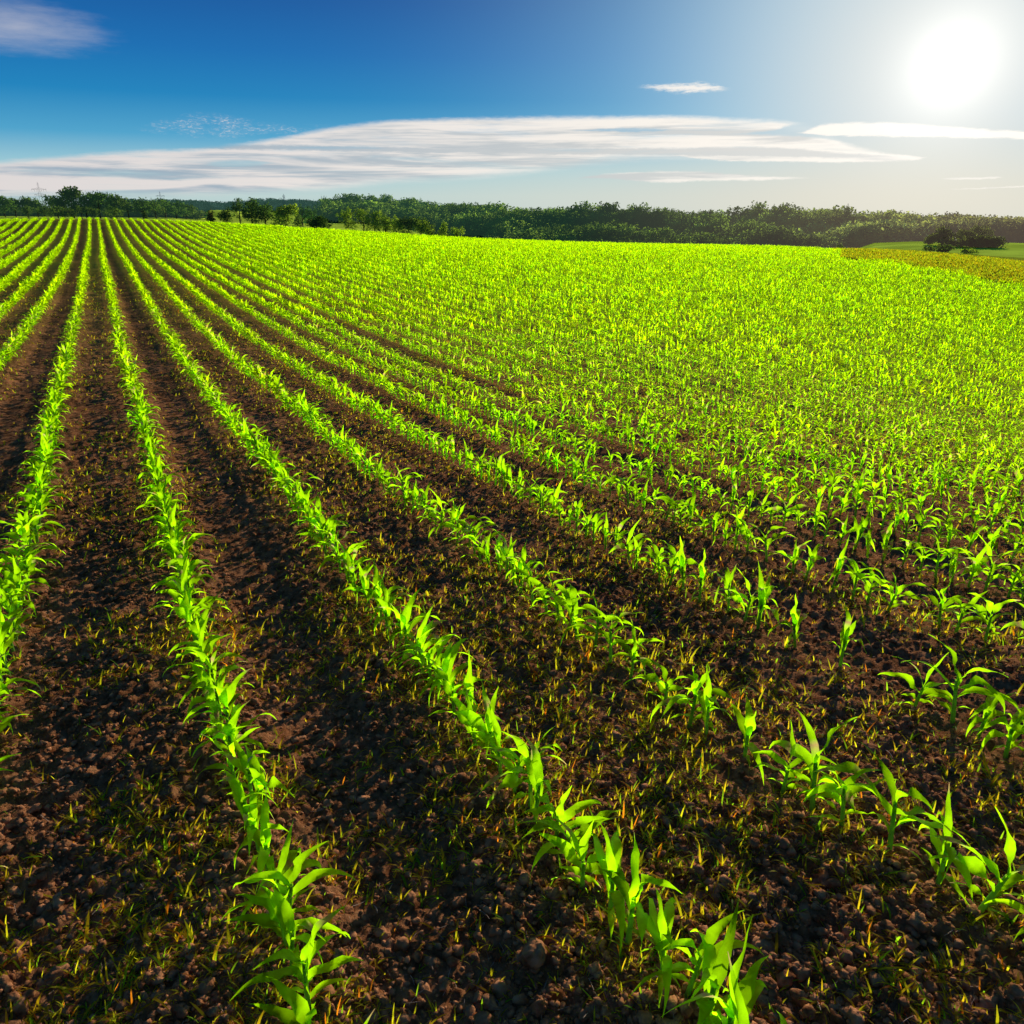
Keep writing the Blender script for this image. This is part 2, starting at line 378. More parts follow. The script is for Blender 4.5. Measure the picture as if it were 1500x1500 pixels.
# ------------------------------------------------------------------ maize plants
GREEN = np.array([1, 1, 1.])
def leaf_geo(L, W, az, z0, th0, curl, twist, nseg, fold=.28, wave=.0, dry=0, tone=1., rs=None, side=0.):
    s = np.linspace(0, 1, nseg+1)
    th = th0 + curl*s**1.35
    ds = L/nseg
    x = np.concatenate([[0], np.cumsum(np.sin((th[1:]+th[:-1])/2)*ds)]); z = np.concatenate([[0], np.cumsum(np.cos((th[1:]+th[:-1])/2)*ds)])
    y = side*L*s**2
    w = W*np.where(s < .34, .40+.60*np.sin(np.clip(s/.34, 0, 1)*pi/2), (1-np.clip((s-.34)/.66, 0, 1)**1.35)**1.15)*.5
    w[-1] = .0006
    tx = np.stack([np.sin(th), 0*s, np.cos(th)], -1)
    nrm = np.stack([-np.cos(th), 0*s, np.sin(th)], -1)
    sd = np.array([0, 1, 0.])[None]
    tw = (twist*s**1.2)[:, None]
    S = sd*np.cos(tw)+nrm*np.sin(tw); Nn = nrm*np.cos(tw)-sd*np.sin(tw)
    P = np.stack([x, y, z], -1)
    w = w*(1+.07*np.sin(s*31+az*7)+.05*np.sin(s*57+az*3)) if nseg > 7 else w
    wv = (wave*np.sin(s*13+az*5)*w*1.1)[:, None]; wv2 = (wave*np.sin(s*11+az*9+2)*w*1.1)[:, None]
    f = fold*(1-.5*s)[:, None]
    if nseg <= 3:
        Lf = P+S*w[:, None]; Rt = P-S*w[:, None]
        V = np.stack([Lf, Rt], 1).reshape(-1, 3); nc = 2
    else:
        Lf = P+S*w[:, None]+Nn*(f*w[:, None]+wv); Rt = P-S*w[:, None]+Nn*(f*w[:, None]+wv2)
        V = np.stack([Lf, P, Rt], 1).reshape(-1, 3); nc = 3
    c, sn = cos(az), sin(az)
    V = np.stack([V[:, 0]*c-V[:, 1]*sn, V[:, 0]*sn+V[:, 1]*c, V[:, 2]+z0], -1)
    q = []
    for i in range(nseg):
        for k in range(nc-1):
            a = i*nc+k; q.append((a, a+1, a+1+nc, a+nc))
    colr = np.ones((len(V), 3))*tone
    ss = np.repeat(s, nc)
    colr *= (1+.10*np.sin(ss*9+az*3))[:, None]
    if nc == 3: colr[1::3] *= np.array([1.15, 1.1, 1.4])
    if dry:
        d = np.clip((np.abs(ss-dry)*-1+.10)/.06, 0, 1)[:, None] if dry < 1 else np.clip((ss-.82)/.1, 0, 1)[:, None]
        colr = colr*(1-d)+np.array([1.35, .45, 60.])*d
    return V, np.array(q), colr
def plant_geo(seed, lod=0, size=1.0):
    """returns leaves [(V,Q,c)], stalk (V,Q,c)"""
    r = random.Random(seed)
    hgt = r.uniform(.10, .155)*size
    pl = r.uniform(0, pi); lx, ly = r.uniform(-.1, .1), r.uniform(-.1, .1)
    nl = r.choice([6, 7, 7, 8]) if lod == 0 else 7
    leaves = []
    ns = (11, 6, 3)[lod]
    for i in range(nl):
        f = i/(nl-1)
        az = pl+(i % 2)*pi+r.uniform(-.45, .45)
        if f < .3: L, W, th, cu = r.uniform(.07, .12), r.uniform(.014, .02), r.uniform(.7, 1.1), r.uniform(.9, 1.8)
        elif f < .75: L, W, th, cu = r.uniform(.16, .235), r.uniform(.026, .036), r.uniform(.3, .7), r.uniform(1.4, 2.8)
        else: L, W, th, cu = r.uniform(.14, .205), r.uniform(.022, .034), r.uniform(.05, .4), r.choice([.3, .8, 1.3, 1.8, 2.2])*r.uniform(.8, 1.2)
        zb = hgt*(.18+.82*f**.8)
        dry = 0
        if lod < 2 and r.random() < .3: dry = r.choice([.55, .7, .35, 1.0, 1.0])
        V, q, c = leaf_geo(L*size, W*size*(1 if lod < 2 else 1.55), az, 0, th, cu, r.uniform(-1.3, 1.3), ns, r.uniform(.2, .5), r.uniform(.2, .9), dry, r.choice([.6, .85, 1, 1, 1.15])*r.uniform(.9, 1.1), side=r.uniform(-.25, .25))
        V = V + np.array([lx*zb, ly*zb, zb]); leaves.append((V, q, c))
    zs = np.linspace(-.02, hgt*1.05, (5, 3, 2)[lod])
    P = np.stack([lx*zs, ly*zs, zs], -1)
    V, q = tube(P, np.interp(zs, [0, hgt], [.0075*size, .005*size]), (7, 4, 3)[lod])
    c = np.ones((len(V), 3))*np.interp(V[:, 2], [0, .03, .1], [.75, .9, 1])[:, None]
    return leaves, (V, q, c)

# explicit plants seen one by one on the right, then the rest of the rows
EXPL = {2: [.65+0, .75, .88, 1.01, 1.11, 1.22, 1.38, 1.55, 1.63, 1.79, 1.99],
        3: [1.01, 1.11, 1.20, 1.34, 1.68, 1.91, 2.11, 2.20, 2.31, 2.48],
        4: [1.37, 1.58, 1.70, 1.77, 2.0, 2.12, 2.21, 2.33, 2.51, 2.61, 2.83]}
plants = []   # (k, X, Y, size)
for k in range(-14, 118):
    Ys = []
    y = -1.5 + rng.uniform(0, .13)
    ex = EXPL.get(k)
    while y < 96:
        if ex and ex[0]-.06 < y < ex[-1]+.1:
            Ys += ex; y = ex[-1]+.14; continue
        Ys.append(y)
        y += rng.uniform(.06, .115) if k < 2 else rng.uniform(.08, .135)
        if rng.random() < .025 and (y > 5 or k > 4): y += rng.uniform(.08, .25)
    Ys = np.array(Ys)
    Xs = row_x(k, Ys)+rng.normal(0, .010, len(Ys))
    r = np.hypot(Xs, Ys); az = np.arctan2(Xs, Ys)
    ok = (np.abs(az-YAW) < R(41)) | ((r < 3) & (np.abs(az-YAW) < R(62)))
    ok &= r < maize_limit(az)+(1.5*np.sin(az*90)+.0)*(az > GBa[0])+np.random.default_rng(k+50).normal(0, .9, len(Ys))*(az > GBa[0])-2.5*np.clip((az-GBa[0]+.05)/.05, 0, 1)*(az < GBa[0]+.02)
    ok &= (Xs**2+Ys**2) > .30
    sz = .88+.24*(vnoise(Xs*.9, Ys*.9, 50+k)-.5)+.42*(fbm(Xs*.13, Ys*.13, 71, 3)-.44)*np.clip(r/10, 0, 1)+rng.normal(0, .09, len(Ys))+.14*np.clip((r-12)/20, 0, 1)
    sz = np.where((Ys < 5) & (k < 5), np.clip(sz, .84, 1.08), sz)
    if ex: sz = np.where((Ys > ex[0]-.02) & (Ys < ex[-1]+.02), np.clip(sz, .92, 1.08), sz)
    for a, b, s in zip(Xs[ok], Ys[ok], sz[ok]): plants.append((k, a, b, max(.45, s)))
PA = np.array(plants)
PZ = field_z(PA[:, 1], PA[:, 2])+tilth(PA[:, 1], PA[:, 2])-.004
px, py, dep = project(PA[:, 1], PA[:, 2], PZ+.12)
inview = (px > -15) & (px < 1515) & (py < 1530) & (dep > .3)
order = np.argsort(np.where(inview, dep, 1e9))
indiv = set(order[:300].tolist())

NP = 16
protos = []
for s in range(NP):
    lv, st = plant_geo(100+s, 0)
    protos.append(([np_mesh('maize_leaf', *((v, q, M_MAIZE, c))) for v, q, c in lv], np_mesh('maize_stalk', st[0], st[1], M_STALK, st[2])))
ROWNAME = {-1: 'the leftmost foreground row', 0: 'the row meeting the bottom edge left of centre', 1: 'the row meeting the bottom edge right of centre',
           2: 'the lowest row leaving the right edge', 3: 'the second row up the right edge', 4: 'the third row up the right edge',
           5: 'the fourth row up the right edge', 6: 'the fifth row up the right edge', 7: 'the sixth row up the right edge', 8: 'the seventh row up the right edge', 9: 'the eighth row up the right edge', 10: 'the ninth row up the right edge'}
ORD = 'frontmost,second,third,fourth,fifth,sixth,seventh,eighth,ninth,tenth,eleventh,twelfth,thirteenth,fourteenth,fifteenth,sixteenth,seventeenth,eighteenth,nineteenth,twentieth'.split(',')
cnt = {}
for idx in sorted(indiv, key=lambda q: (PA[q, 0], PA[q, 2])):
    k, x, y, s = PA[idx]; k = int(k); j = cnt.get(k, 0); cnt[k] = j+1
    e = empty('maize_plant', (x, y, PZ[idx]), random.uniform(0, 2*pi)); s2 = s*random.uniform(.95, 1.08); e.scale = (s2, s2, s2*random.uniform(.92, 1.08))
    e.rotation_euler = (random.gauss(0, .07), random.gauss(-.03, .07), e.rotation_euler[2])
    rn = ROWNAME.get(k, 'a far row')
    if j < 20:
        lab = '%s maize plant in %s' % (ORD[j] if j == 0 else ORD[j]+' nearest', rn)
    else:
        lab = 'small crowded maize plant farther up %s' % rn
    tag(e, lab, 'maize plant', 'young maize plants in ' + rn)
    lm, sm = protos[random.randrange(NP)]
    obj('stalk', sm, e)
    for m in lm: obj('leaf', m, e)

rest = np.array([q for q in range(len(PA)) if q not in indiv])
rd = np.hypot(PA[rest, 1], PA[rest, 2])
vs, qs, cs, base = [], [], [], 0
geo_cache = {}
def merged(seed, lod):
    if (seed, lod) not in geo_cache:
        lv, st = plant_geo(seed, lod); a = Acc()
        for v, q, c in lv: a.add(v, q, c)
        a.add(st[0], st[1], st[2]*.8)
        geo_cache[(seed, lod)] = (np.concatenate(a.v), np.concatenate(a.q), np.concatenate(a.c))
    return geo_cache[(seed, lod)]
lod = np.where(rd < 9, 0, np.where(rd < 20, 1, 2))
seeds = rng.integers(0, NP, len(rest)); rots = rng.uniform(0, 2*pi, len(rest))
for L in (0, 1, 2):
    for s in range(NP):
        m = (lod == L) & (seeds == s)
        if not m.any(): continue
        I = rest[m]; v, q, c = merged(100+s, L); n = len(I)
        ca, sa = np.cos(rots[m])[:, None], np.sin(rots[m])[:, None]; sc = PA[I, 3][:, None]
        lx = rng.normal(0, .06, (n, 1)); ly = rng.normal(0, .06, (n, 1))
        X = (v[None, :, 0]*ca-v[None, :, 1]*sa)*sc+lx*v[None, :, 2]+PA[I, 1][:, None]
        Y = (v[None, :, 0]*sa+v[None, :, 1]*ca)*sc+ly*v[None, :, 2]+PA[I, 2][:, None]
        Z = v[None, :, 2]*sc+PZ[I][:, None]
        vs.append(np.stack([X, Y, Z], -1).reshape(-1, 3).astype(np.float32))
        qs.append((q[None]+(np.arange(n)*len(v))[:, None, None]).reshape(-1, 4)+base); base += n*len(v)
        tone = rng.normal(1, (.12, .15, .21)[L], (n, 1, 1)).clip(.4, 1.5)*np.concatenate([rng.normal(1, .08, (n, 1, 1)), np.ones((n, 1, 1)), np.ones((n, 1, 1))], -1)
        tone = tone*np.array([(1.02, 1.2, 1.45)[L], (1, 1.05, 1.12)[L], 1.])  # yellower with distance; brightness painted in for low sun scattering forward
        cs.append((c[None]*tone).reshape(-1, 3).astype(np.float32))
mz = obj('maize_crop', np_mesh('maize_crop', np.concatenate(vs), np.concatenate(qs), M_MAIZE, np.concatenate(cs)))
tag(mz, 'dense rows of bright green young maize running back to the brow of the field', 'maize crop', kind='stuff')
print('plants', len(PA), 'faces', sum(len(q) for q in qs)); del vs, qs, cs

# ------------------------------------------------------------------ weed seedlings (uncountable)
def scatter(n, rmin, rmax, half, p=1.6):
    """points in front of the viewer, denser near"""
    u = rng.random(n); r = (rmin**(2-p)+(rmax**(2-p)-rmin**(2-p))*u)**(1/(2-p))
    a = YAW+rng.uniform(-half, half, n)
    return np.sin(a)*r, np.cos(a)*r, r
GAPD = {1: 1.8, -1: .9, 0: .8, 2: 1.5, 3: 1.0, 4: .9, 5: .35, -2: .6}
def weed_density(X, Y):
    gi = np.floor((X-ROW_X0)/ROW_D)
    d = np.full(X.shape, .9)
    for k_, v_ in GAPD.items(): d = np.where(gi == k_, v_, d)
    d = d*(1-.6*track_amt(X))
    n1 = fbm(X*1.6, Y*1.6, 200); n2 = fbm(X*6, Y*6, 300)
    return d*np.clip((n1-.30)*4.0, .12, 1.8)*np.clip((n2-.3)*3.5, .15, 1.6)*1.1
X, Y, r = scatter(190000, .55, 34, R(51), 1.4)
keep = (rng.random(len(X)) < weed_density(X, Y)) & ((r < 4) | (np.abs(np.arctan2(X, Y)-YAW) < R(41)))
X, Y, r = X[keep], Y[keep], r[keep]
print('weeds', len(X))
Z = field_z(X, Y)+tilth(X, Y)-.003
acc_v, acc_q, acc_c, base = [], [], [], 0
nb = 4
n = len(X)
for b in range(nb):
    if b == 3: sel = (rng.random(n) < .5) & (r < 12)
    elif b == 2: sel = rng.random(n) < np.where(r < 14, .85, .3)
    else: sel = np.ones(n, bool)
    idx = np.nonzero(sel)[0]; m = len(idx)
    L = rng.gamma(6, .0048, m)*np.clip(.72+r[idx]*.1, .7, 1)*np.where(rng.random(m) < .1, 1.5, 1)*(1+np.clip(r[idx]-10, 0, 20)*.03)
    W = L*rng.uniform(.02, .045, m)+.0005+r[idx]*.00018
    a = rng.uniform(0, 2*pi, m); th = rng.uniform(.05, .95, m); cu = rng.uniform(.2, 2.4, m)
    S = np.array([0, .35, .72, 1.])
    pr = []
    for s_ in S:
        t = th+cu*s_*.5
        hx = np.sin(t)*L*s_; hz = np.cos(t)*L*s_
        w = W*[.65, 1, .75, .08][list(S).index(s_)]
        cx = X[idx]+np.cos(a)*hx; cy = Y[idx]+np.sin(a)*hx; cz = Z[idx]+hz
        for sg in (-1, 1):
            pr.append(np.stack([cx-np.sin(a)*w*sg, cy+np.cos(a)*w*sg, cz], -1))
    V = np.stack(pr, 1).reshape(-1, 3)
    q = np.array([[0, 1, 3, 2], [2, 3, 5, 4], [4, 5, 7, 6]])
    acc_v.append(V); acc_q.append((q[None]+(np.arange(m)*8)[:, None, None]).reshape(-1, 4)+base); base += m*8
    hue = rng.random(m)
    c = np.where(hue[:, None] < .06, np.array([1.2, .4, .9]), np.where(hue[:, None] < .36, np.array([1.1, .84, 1.]), np.where(hue[:, None] < .82, np.array([.95, .95, 1.]), np.array([.45, .9, .8]))))
    c = c*rng.uniform(.7, 1.2, (m, 1))
    c = np.repeat(c[:, None], 8, 1)
    acc_c.append(c.reshape(-1, 3))
tag(obj('weed_seedlings', np_mesh('weed_seedlings', np.concatenate(acc_v), np.concatenate(acc_q), M_WEED, np.concatenate(acc_c))),
    'thin yellow green and reddish grass weeds sprouting in the bare soil between rows', 'weeds', kind='stuff')

# ------------------------------------------------------------------ soil crumbs and clods
def ico(sub):
    import bmesh
    bm = bmesh.new(); bmesh.ops.create_icosphere(bm, subdivisions=sub, radius=1)
    V = np.array([v.co[:] for v in bm.verts]); Fc = np.array([[v.index for v in f.verts] for f in bm.faces]); bm.free()
    return V, Fc
def lumps(V, s, amt):
    d = 1+amt*(vnoise(V[:, 0]*1.7+s*3.1, V[:, 1]*1.7+V[:, 2]*2.3, s)-.5)+amt*.6*(vnoise(V[:, 2]*3.3+s, V[:, 0]*3.1-V[:, 1]*2, s+3)-.5)
    return V*d[:, None]
vs, fs, base = [], [], 0
for sub, cntn, rmax, smin, smax, p in ((1, 90000, 7.5, .0028, .009, 1.6), (2, 11000, 6.0, .008, .017, 1.3)):
    iv, ifc = ico(sub); vars_ = [lumps(iv, s, .9) for s in range(8)]
    X, Y, r = scatter(cntn, .5, rmax, R(50), p)
    t = track_amt(X); keep = rng.random(len(X)) < (1-.6*t)*np.clip(fbm(X*4, Y*4, 88)*2.2-.25, .2, 1)
    X, Y = X[keep], Y[keep]; Z = field_z(X, Y)+tilth(X, Y)
    size = smin*(smax/smin)**(rng.random(len(X))**1.8); which = rng.integers(0, 8, len(X))
    for s in range(8):
        m = which == s; n = m.sum(); v = vars_[s]
        a = rng.uniform(0, 2*pi, n); ca, sa = np.cos(a)[:, None], np.sin(a)[:, None]; sc = size[m][:, None]
        sq = rng.uniform(.6, 1, (n, 1)); el = rng.uniform(.8, 1.35, (n, 1))
        VX = (v[None, :, 0]*ca*el-v[None, :, 1]*sa)*sc+X[m][:, None]; VY = (v[None, :, 0]*sa*el+v[None, :, 1]*ca)*sc+Y[m][:, None]
        VZ = v[None, :, 2]*sc*sq+Z[m][:, None]+sc*.25
        vs.append(np.stack([VX, VY, VZ], -1).reshape(-1, 3)); fs.append((ifc[None]+(np.arange(n)*len(v))[:, None, None]).reshape(-1, 3)+base); base += n*len(v)
tag(obj('soil_crumbs', np_mesh('soil_crumbs', np.concatenate(vs), np.concatenate(fs), M_CLOD, None, True)),
    'loose dark brown soil crumbs covering the foreground of the field', 'soil crumbs', kind='stuff')
# the larger clods one can point to: (px, py, radius m, stretch, label)
iv, ifc = ico(4)
CL = [(790, 1478, .021, (.85, .8, 1.7), 'tall pointed grey brown stone standing at the bottom edge'),
      (783, 1408, .030, (1.1, 1, .9), 'largest rounded soil clod, just above the pointed stone'),
      (727, 1245, .024, (1.2, .9, .7), 'broad soil clod left of the second bottom-edge maize row'),
      (640, 1132, .020, (1, 1, .8), 'soil clod in the middle gap, left of the right-of-centre row'),
      (452, 1140, .022, (1.2, 1, .7), 'flat clod right of the big left-of-centre maize plants'),
      (85, 1440, .022, (1.2, 1, .7), 'soil clod near the bottom left corner'),
      (305, 1455, .018, (1, 1.1, .8), 'small clod just left of the frontmost left-of-centre maize plant'),
      (1120, 1395, .024, (1.2, 1, .7), 'clod beside the lower right maize row, near the bottom'),
      (1275, 1105, .024, (1.3, 1, .6), 'low clod between the two lowest rows at the right'),
      (860, 1145, .022, (1.2, 1, .7), 'clod right of the right-of-centre row, mid height'),
      (560, 1360, .018, (1, 1, .8), 'lone clod in the dark gap between the two bottom-edge rows'),
      (1130, 1120, .020, (1.2, 1, .7), 'rounded clod below the broad leaved lone plant at right')]
def place(px_, py_):
    x, y = hit(px_, py_); X_ = np.array([x]); Y_ = np.array([y])
    return x, y, float((field_z(X_, Y_)+tilth(X_, Y_))[0])
for q, (a, b, rad, st, lab) in enumerate(CL):
    v = iv*1.0
    d = 1+.5*(vnoise(v[:, 0]*1.6+q*3, v[:, 1]*1.6+v[:, 2]*1.9, q)-.5)+.25*(vnoise(v[:, 0]*4+q, v[:, 1]*4+v[:, 2]*4.3, q+9)-.5)+.10*(vnoise(v[:, 0]*11, v[:, 1]*11+v[:, 2]*9, q+5)-.5)
    v = v*d[:, None]*rad*np.array(st)
    x, y, z = place(a, b)
    o = obj('soil_clod' if q else 'field_stone', np_mesh('soil_clod', v, ifc, M_CLOD), None, (x, y, z+rad*st[2]*.35)); o.rotation_euler = (0, 0, q*1.3)
    tag(o, lab, 'clod' if q else 'stone', None if q == 0 else 'large clods lying on the soil')
# bits of dead root and straw too many to count
X, Y, r = scatter(2600, .6, 9, R(48), 1.4); Z = field_z(X, Y)+tilth(X, Y)+.006; a = Acc()
for x_, y_, z_ in zip(X, Y, Z):
    L = random.uniform(.012, .05); an = random.uniform(0, pi); t = np.linspace(-.5, .5, 4); bd = random.uniform(-.3, .3)
    v, q = tube(np.stack([x_+L*t*cos(an)-bd*L*t*t*sin(an), y_+L*t*sin(an)+bd*L*t*t*cos(an), z_+t*L*random.uniform(-.5, .5)], -1), random.uniform(.0004, .0009), 3); a.add(v, q, np.ones(3))
tag(obj('plant_debris', a.mesh('plant_debris', M_STRAW)), 'tiny pale bits of dead root and straw strewn on the soil', 'plant debris', kind='stuff')
# bits of straw
ST = [(1302, 1108, .055, .9, 'longest pale straw on bare soil between the two lowest right-hand rows'), (1145, 990, .04, .2, 'short straw lying below the lone plant of the second right row'),
      (185, 1240, .05, .3, 'pale straw in the left gap beside the tall leftmost weeds'), (615, 1170, .045, .1, 'thin straw left of the right-of-centre maize row'),
      (550, 1330, .03, 1.5, 'short upright straw in the gap between the two bottom-edge rows'), (470, 1010, .03, .8, 'tiny straw right of the left-of-centre row'),
      (1465, 850, .05, .5, 'pale straw near the right edge among the rows'), (62, 1160, .04, .1, 'thin straw near the left edge of the soil'), (430, 1010, .03, 2.2, 'straw fragment hugging the left-of-centre row'),
      (1040, 1250, .04, 2.6, 'straw in the weedy gap below the lowest right-hand row')]
for a, b, L, rz, lab in ST:
    x, y, z = place(a, b)
    t = np.linspace(-.5, .5, 6)
    v, q = tube(np.stack([t*L, .06*L*np.sin(t*5), .008*np.cos(t*3)], -1), [.0007, .0011, .0012, .0012, .0010, .0006], 5)
    o = obj('straw', np_mesh('straw', v, q, M_STRAW), None, (x, y, z+.010)); o.rotation_euler = (0, .1, rz)
    tag(o, lab, 'straw', 'bits of straw on the soil')

# ------------------------------------------------------------------ grass strip on the right
az_ = rng.uniform(GBa[0]-.01, YAW+R(42), 60000); rr_ = rng.uniform(38, 92, 60000)
keep = rr_ > maize_limit(az_)-.6; az_, rr_ = az_[keep], rr_[keep]
X = np.sin(az_)*rr_; Y = np.cos(az_)*rr_; Z = ground(X, Y)-.01; n = len(X)
Lh = rng.uniform(.08, .24, n); a = rng.uniform(0, 2*pi, n); w = rng.uniform(.03, .08, n); lx = rng.normal(0, .08, n)
V = np.stack([np.stack([X-np.cos(a)*w, Y-np.sin(a)*w, Z], -1), np.stack([X+np.cos(a)*w, Y+np.sin(a)*w, Z], -1),
              np.stack([X+np.cos(a)*w*.4+lx, Y+np.sin(a)*w*.4, Z+Lh], -1), np.stack([X-np.cos(a)*w*.6+lx, Y-np.sin(a)*w*.6, Z+Lh*.8], -1)], 1).reshape(-1, 3)
c = np.repeat(np.array([1, 1, 1.])[None]*rng.uniform(.5, 1.2, (n, 1))*np.where(rng.random((n, 1)) < .4, np.array([1.12, .9, .8]), np.array([.85, 1, 1])), 4, 0)
tag(obj('verge_grass', np_mesh('verge_grass', V, np.arange(4*n).reshape(-1, 4), M_GRASS, c)), 'yellowish grass strip along the right edge of the maize', 'grass', kind='stuff')

# ------------------------------------------------------------------ trees
def crown_geo(seed, w, h, n_cl, per, fs, tone=(1, 1, 1), shape=1.0, squash=.85, whole=False):
    """leaf clumps spread through a crown volume; origin at crown base"""
    r = np.random.default_rng(seed)
    # sub-lobes
    nlob = 7
    lc = np.stack([r.normal(0, .27, nlob)*w, r.normal(0, .27, nlob)*w, (.28+.55*r.random(nlob))*h], -1)
    lc[0] = (0, 0, .72*h); lr = r.uniform(.22, .36, nlob)*w; lr[0] = .28*w
    li = r.integers(0, nlob, n_cl)
    d = r.normal(0, 1, (n_cl, 3)); d /= np.linalg.norm(d, axis=1)[:, None]
    rad = r.random(n_cl)**.35
    P = lc[li]+d*(lr[li]*rad)[:, None]*np.array([1, 1, squash*h/w*1.1])
    P[:, 2] = np.clip(P[:, 2], .02*h, None)
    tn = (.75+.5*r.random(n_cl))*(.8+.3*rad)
    # faces of each clump
    k = n_cl*per
    ctr = np.repeat(P, per, 0)+r.normal(0, fs*.9, (k, 3))
    a = r.normal(0, 1, (k, 3)); a /= np.linalg.norm(a, axis=1)[:, None]
    b = np.cross(a, r.normal(0, 1, (k, 3))); b /= np.linalg.norm(b, axis=1)[:, None]
    s = fs*r.uniform(.5, 1.1, (k, 1))
    V = np.stack([ctr-a*s, ctr-b*s*.6, ctr+a*s, ctr+b*s*.6], 1).reshape(-1, 3)
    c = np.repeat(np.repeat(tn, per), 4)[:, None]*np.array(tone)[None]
    nv = (ctr-lc[np.repeat(li, per)])/w*2.2 + r.normal(0, .28, (k, 3)) + np.array([0, 0, .25])
    if whole: nv = (ctr-np.array([0, 0, .35*h]))/w*2.2+r.normal(0, .13, (k, 3))+np.repeat(r.normal(0, .22, (n_cl, 3)), per, 0)
    crown_geo.nv = np.repeat(nv, 4, 0)
    return V, np.arange(4*k).reshape(-1, 4), c
def tree(name, pxc, ytop, dist, wpx, label, cat='tree', group=None, tone=(1, 1, 1), n_cl=260, per=9, bushy=False, zoff=0, mat=None, ratio=None, up=.0):
    azt = float(px_az(pxc)); x, y = sin(azt)*dist, cos(azt)*dist
    zb = float(ground(np.array([x]), np.array([y]))[0])-.2+zoff
    ztop = H+dist*float(px_slope(pxc, ytop-3))
    ht = max(ztop-zb, 1.2); w = 1.08*wpx/1188*dist/cos(azt-YAW)
    e = empty(name, (x, y, zb))
    tag(e, label, cat, group)
    cb = ht*(.03 if bushy else .16)
    V, q, c = crown_geo(int(pxc*7+ytop), w, ht-cb, n_cl, per, max(.16, w*.045), tone)
    # fit the crown to its height
    V[:, 2] = V[:, 2]*(ht-cb)/max(V[:, 2].max(), .1)+cb
    hw = np.percentile(np.abs(V[:, 0]), 98); V[:, :2] *= (w/2)/hw
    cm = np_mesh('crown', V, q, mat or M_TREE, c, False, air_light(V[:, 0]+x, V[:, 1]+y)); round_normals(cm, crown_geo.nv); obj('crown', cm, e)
    a = Acc(); rr2 = random.Random(int(pxc))
    tr = max(.06, ht*.022)
    P = [(0, 0, -.3), (rr2.uniform(-.1, .1), rr2.uniform(-.1, .1), ht*.3), (rr2.uniform(-.3, .3), rr2.uniform(-.2, .2), ht*.75)]
    v, f = tube(P, [tr*1.3, tr, tr*.3], 7); a.add(v, f, np.ones(3))
    for b in range(6):
        t = rr2.uniform(.22, .55)*ht; an = rr2.uniform(0, 2*pi); l_ = w*.32
        v, f = tube([(0, 0, t), (cos(an)*l_*.5, sin(an)*l_*.5, t+l_*.35), (cos(an)*l_, sin(an)*l_, t+l_*.9)], [tr*.5, tr*.35, tr*.12], 5); a.add(v, f, np.ones(3))
    obj('trunk', a.mesh('trunk', M_BARK), e)
    return e
GL = 'trees in the copse on the left horizon'
D1, D2, LT = (.75, .9, .9), (1.0, 1.0, 1.0), (3.0, 2.6, 1.2)
left = [(4, 288, 290, 26, 'leftmost tree of the far hedge, cut by the left edge'), (20, 290, 300, 24, 'low round tree second from the left edge'), (37, 289, 300, 26, 'dark tree just left of the larger pylon'),
        (53, 292, 300, 22, 'low dark tree right below the larger pylon'), (82, 286, 265, 24, 'dark tree leaning on the left flank of the tallest tree'), (105, 275, 260, 34, 'tallest broad dark tree on the left horizon'),
        (124, 286, 262, 24, 'lower shoulder tree just right of the tallest one'), (144, 281, 258, 30, 'second tallest round tree of the left copse'), (168, 284.5, 262, 26, 'round topped tree right of the second tallest one'),
        (186, 291, 268, 20, 'small tree in the dip right of the tall copse'), (207, 291, 270, 28, 'dark broad tree in the middle of the low left hedge'), (226, 291, 280, 20, 'narrow tree below the smaller pylon'),
        (240, 292, 300, 24, 'mid green tree below and right of the smaller pylon'), (256, 295, 310, 24, 'sloping tree near the right end of the left hedge'), (270, 301, 320, 24, 'last low tree at the right end of the left hedge')]
for q, (a, b, d, w, lab) in enumerate(left): tree('broadleaf_tree', a, b, d, w, lab, group=GL, tone=[D1, D2][q % 3 == 2], n_cl=300 if w > 28 else 200)
for a, b, d, w, lab in [(38, 302.5, 240, 9, 'small dark bush on the meadow at far left'), (62, 302, 235, 20, 'wide low bush in front of the far left hedge'), (88, 303.5, 225, 22, 'olive bush at the foot of the tallest tree'),
                        (101, 305, 222, 14, 'paler small bush beside the olive one'), (117, 303, 225, 20, 'bush at the right foot of the tallest tree'), (133, 304, 225, 14, 'small bush between the two tallest trees'),
                        (165, 304, 230, 20, 'dark bush below the round topped tree'), (210, 309, 200, 5, 'tiny lone bush standing in the meadow')]:
    tree('bush', a, b, d, w, lab, 'bush', 'bushes before the left copse', tone=D2, n_cl=110, bushy=True)
GM = 'shrubs and trees on the brow left of centre'
for a, b, d, w, lab, tn, n_, bu in [(307, 308, 175, 12, 'small reddish brown bush, first on the brow from the left', (1.6, .75, 1.2), 110, True), (329, 305, 175, 18, 'round dark bush right of the reddish one', D1, 140, True),
        (349, 292, 185, 18, 'slim tall tree left end of the brow group', (1, 1.1, 1), 200, False), (367, 291.5, 185, 24, 'tallest dark tree of the brow group', D1, 280, False), (386, 297, 183, 24, 'dark round tree right of the tallest brow tree', D1, 260, False),
        (415, 299.5, 190, 32, 'wide light green tree on the brow', LT, 300, False), (441, 300, 230, 20, 'bluish dark tree behind the wide light green one', (.7, .95, 1.3), 180, False), (455, 304, 230, 18, 'lower bluish tree beside the bluish dark one', (.7, .95, 1.3), 150, False),
        (436, 316, 185, 16, 'small bush at the right foot of the light green tree', D2, 110, True), (458, 316.5, 175, 36, 'long low dark bush on the brow', (.6, .75, .8), 220, True)]:
    tree('bush' if bu else 'broadleaf_tree', a, b, d, w, lab, 'bush' if bu else 'tree', GM, tn, n_, bushy=bu)
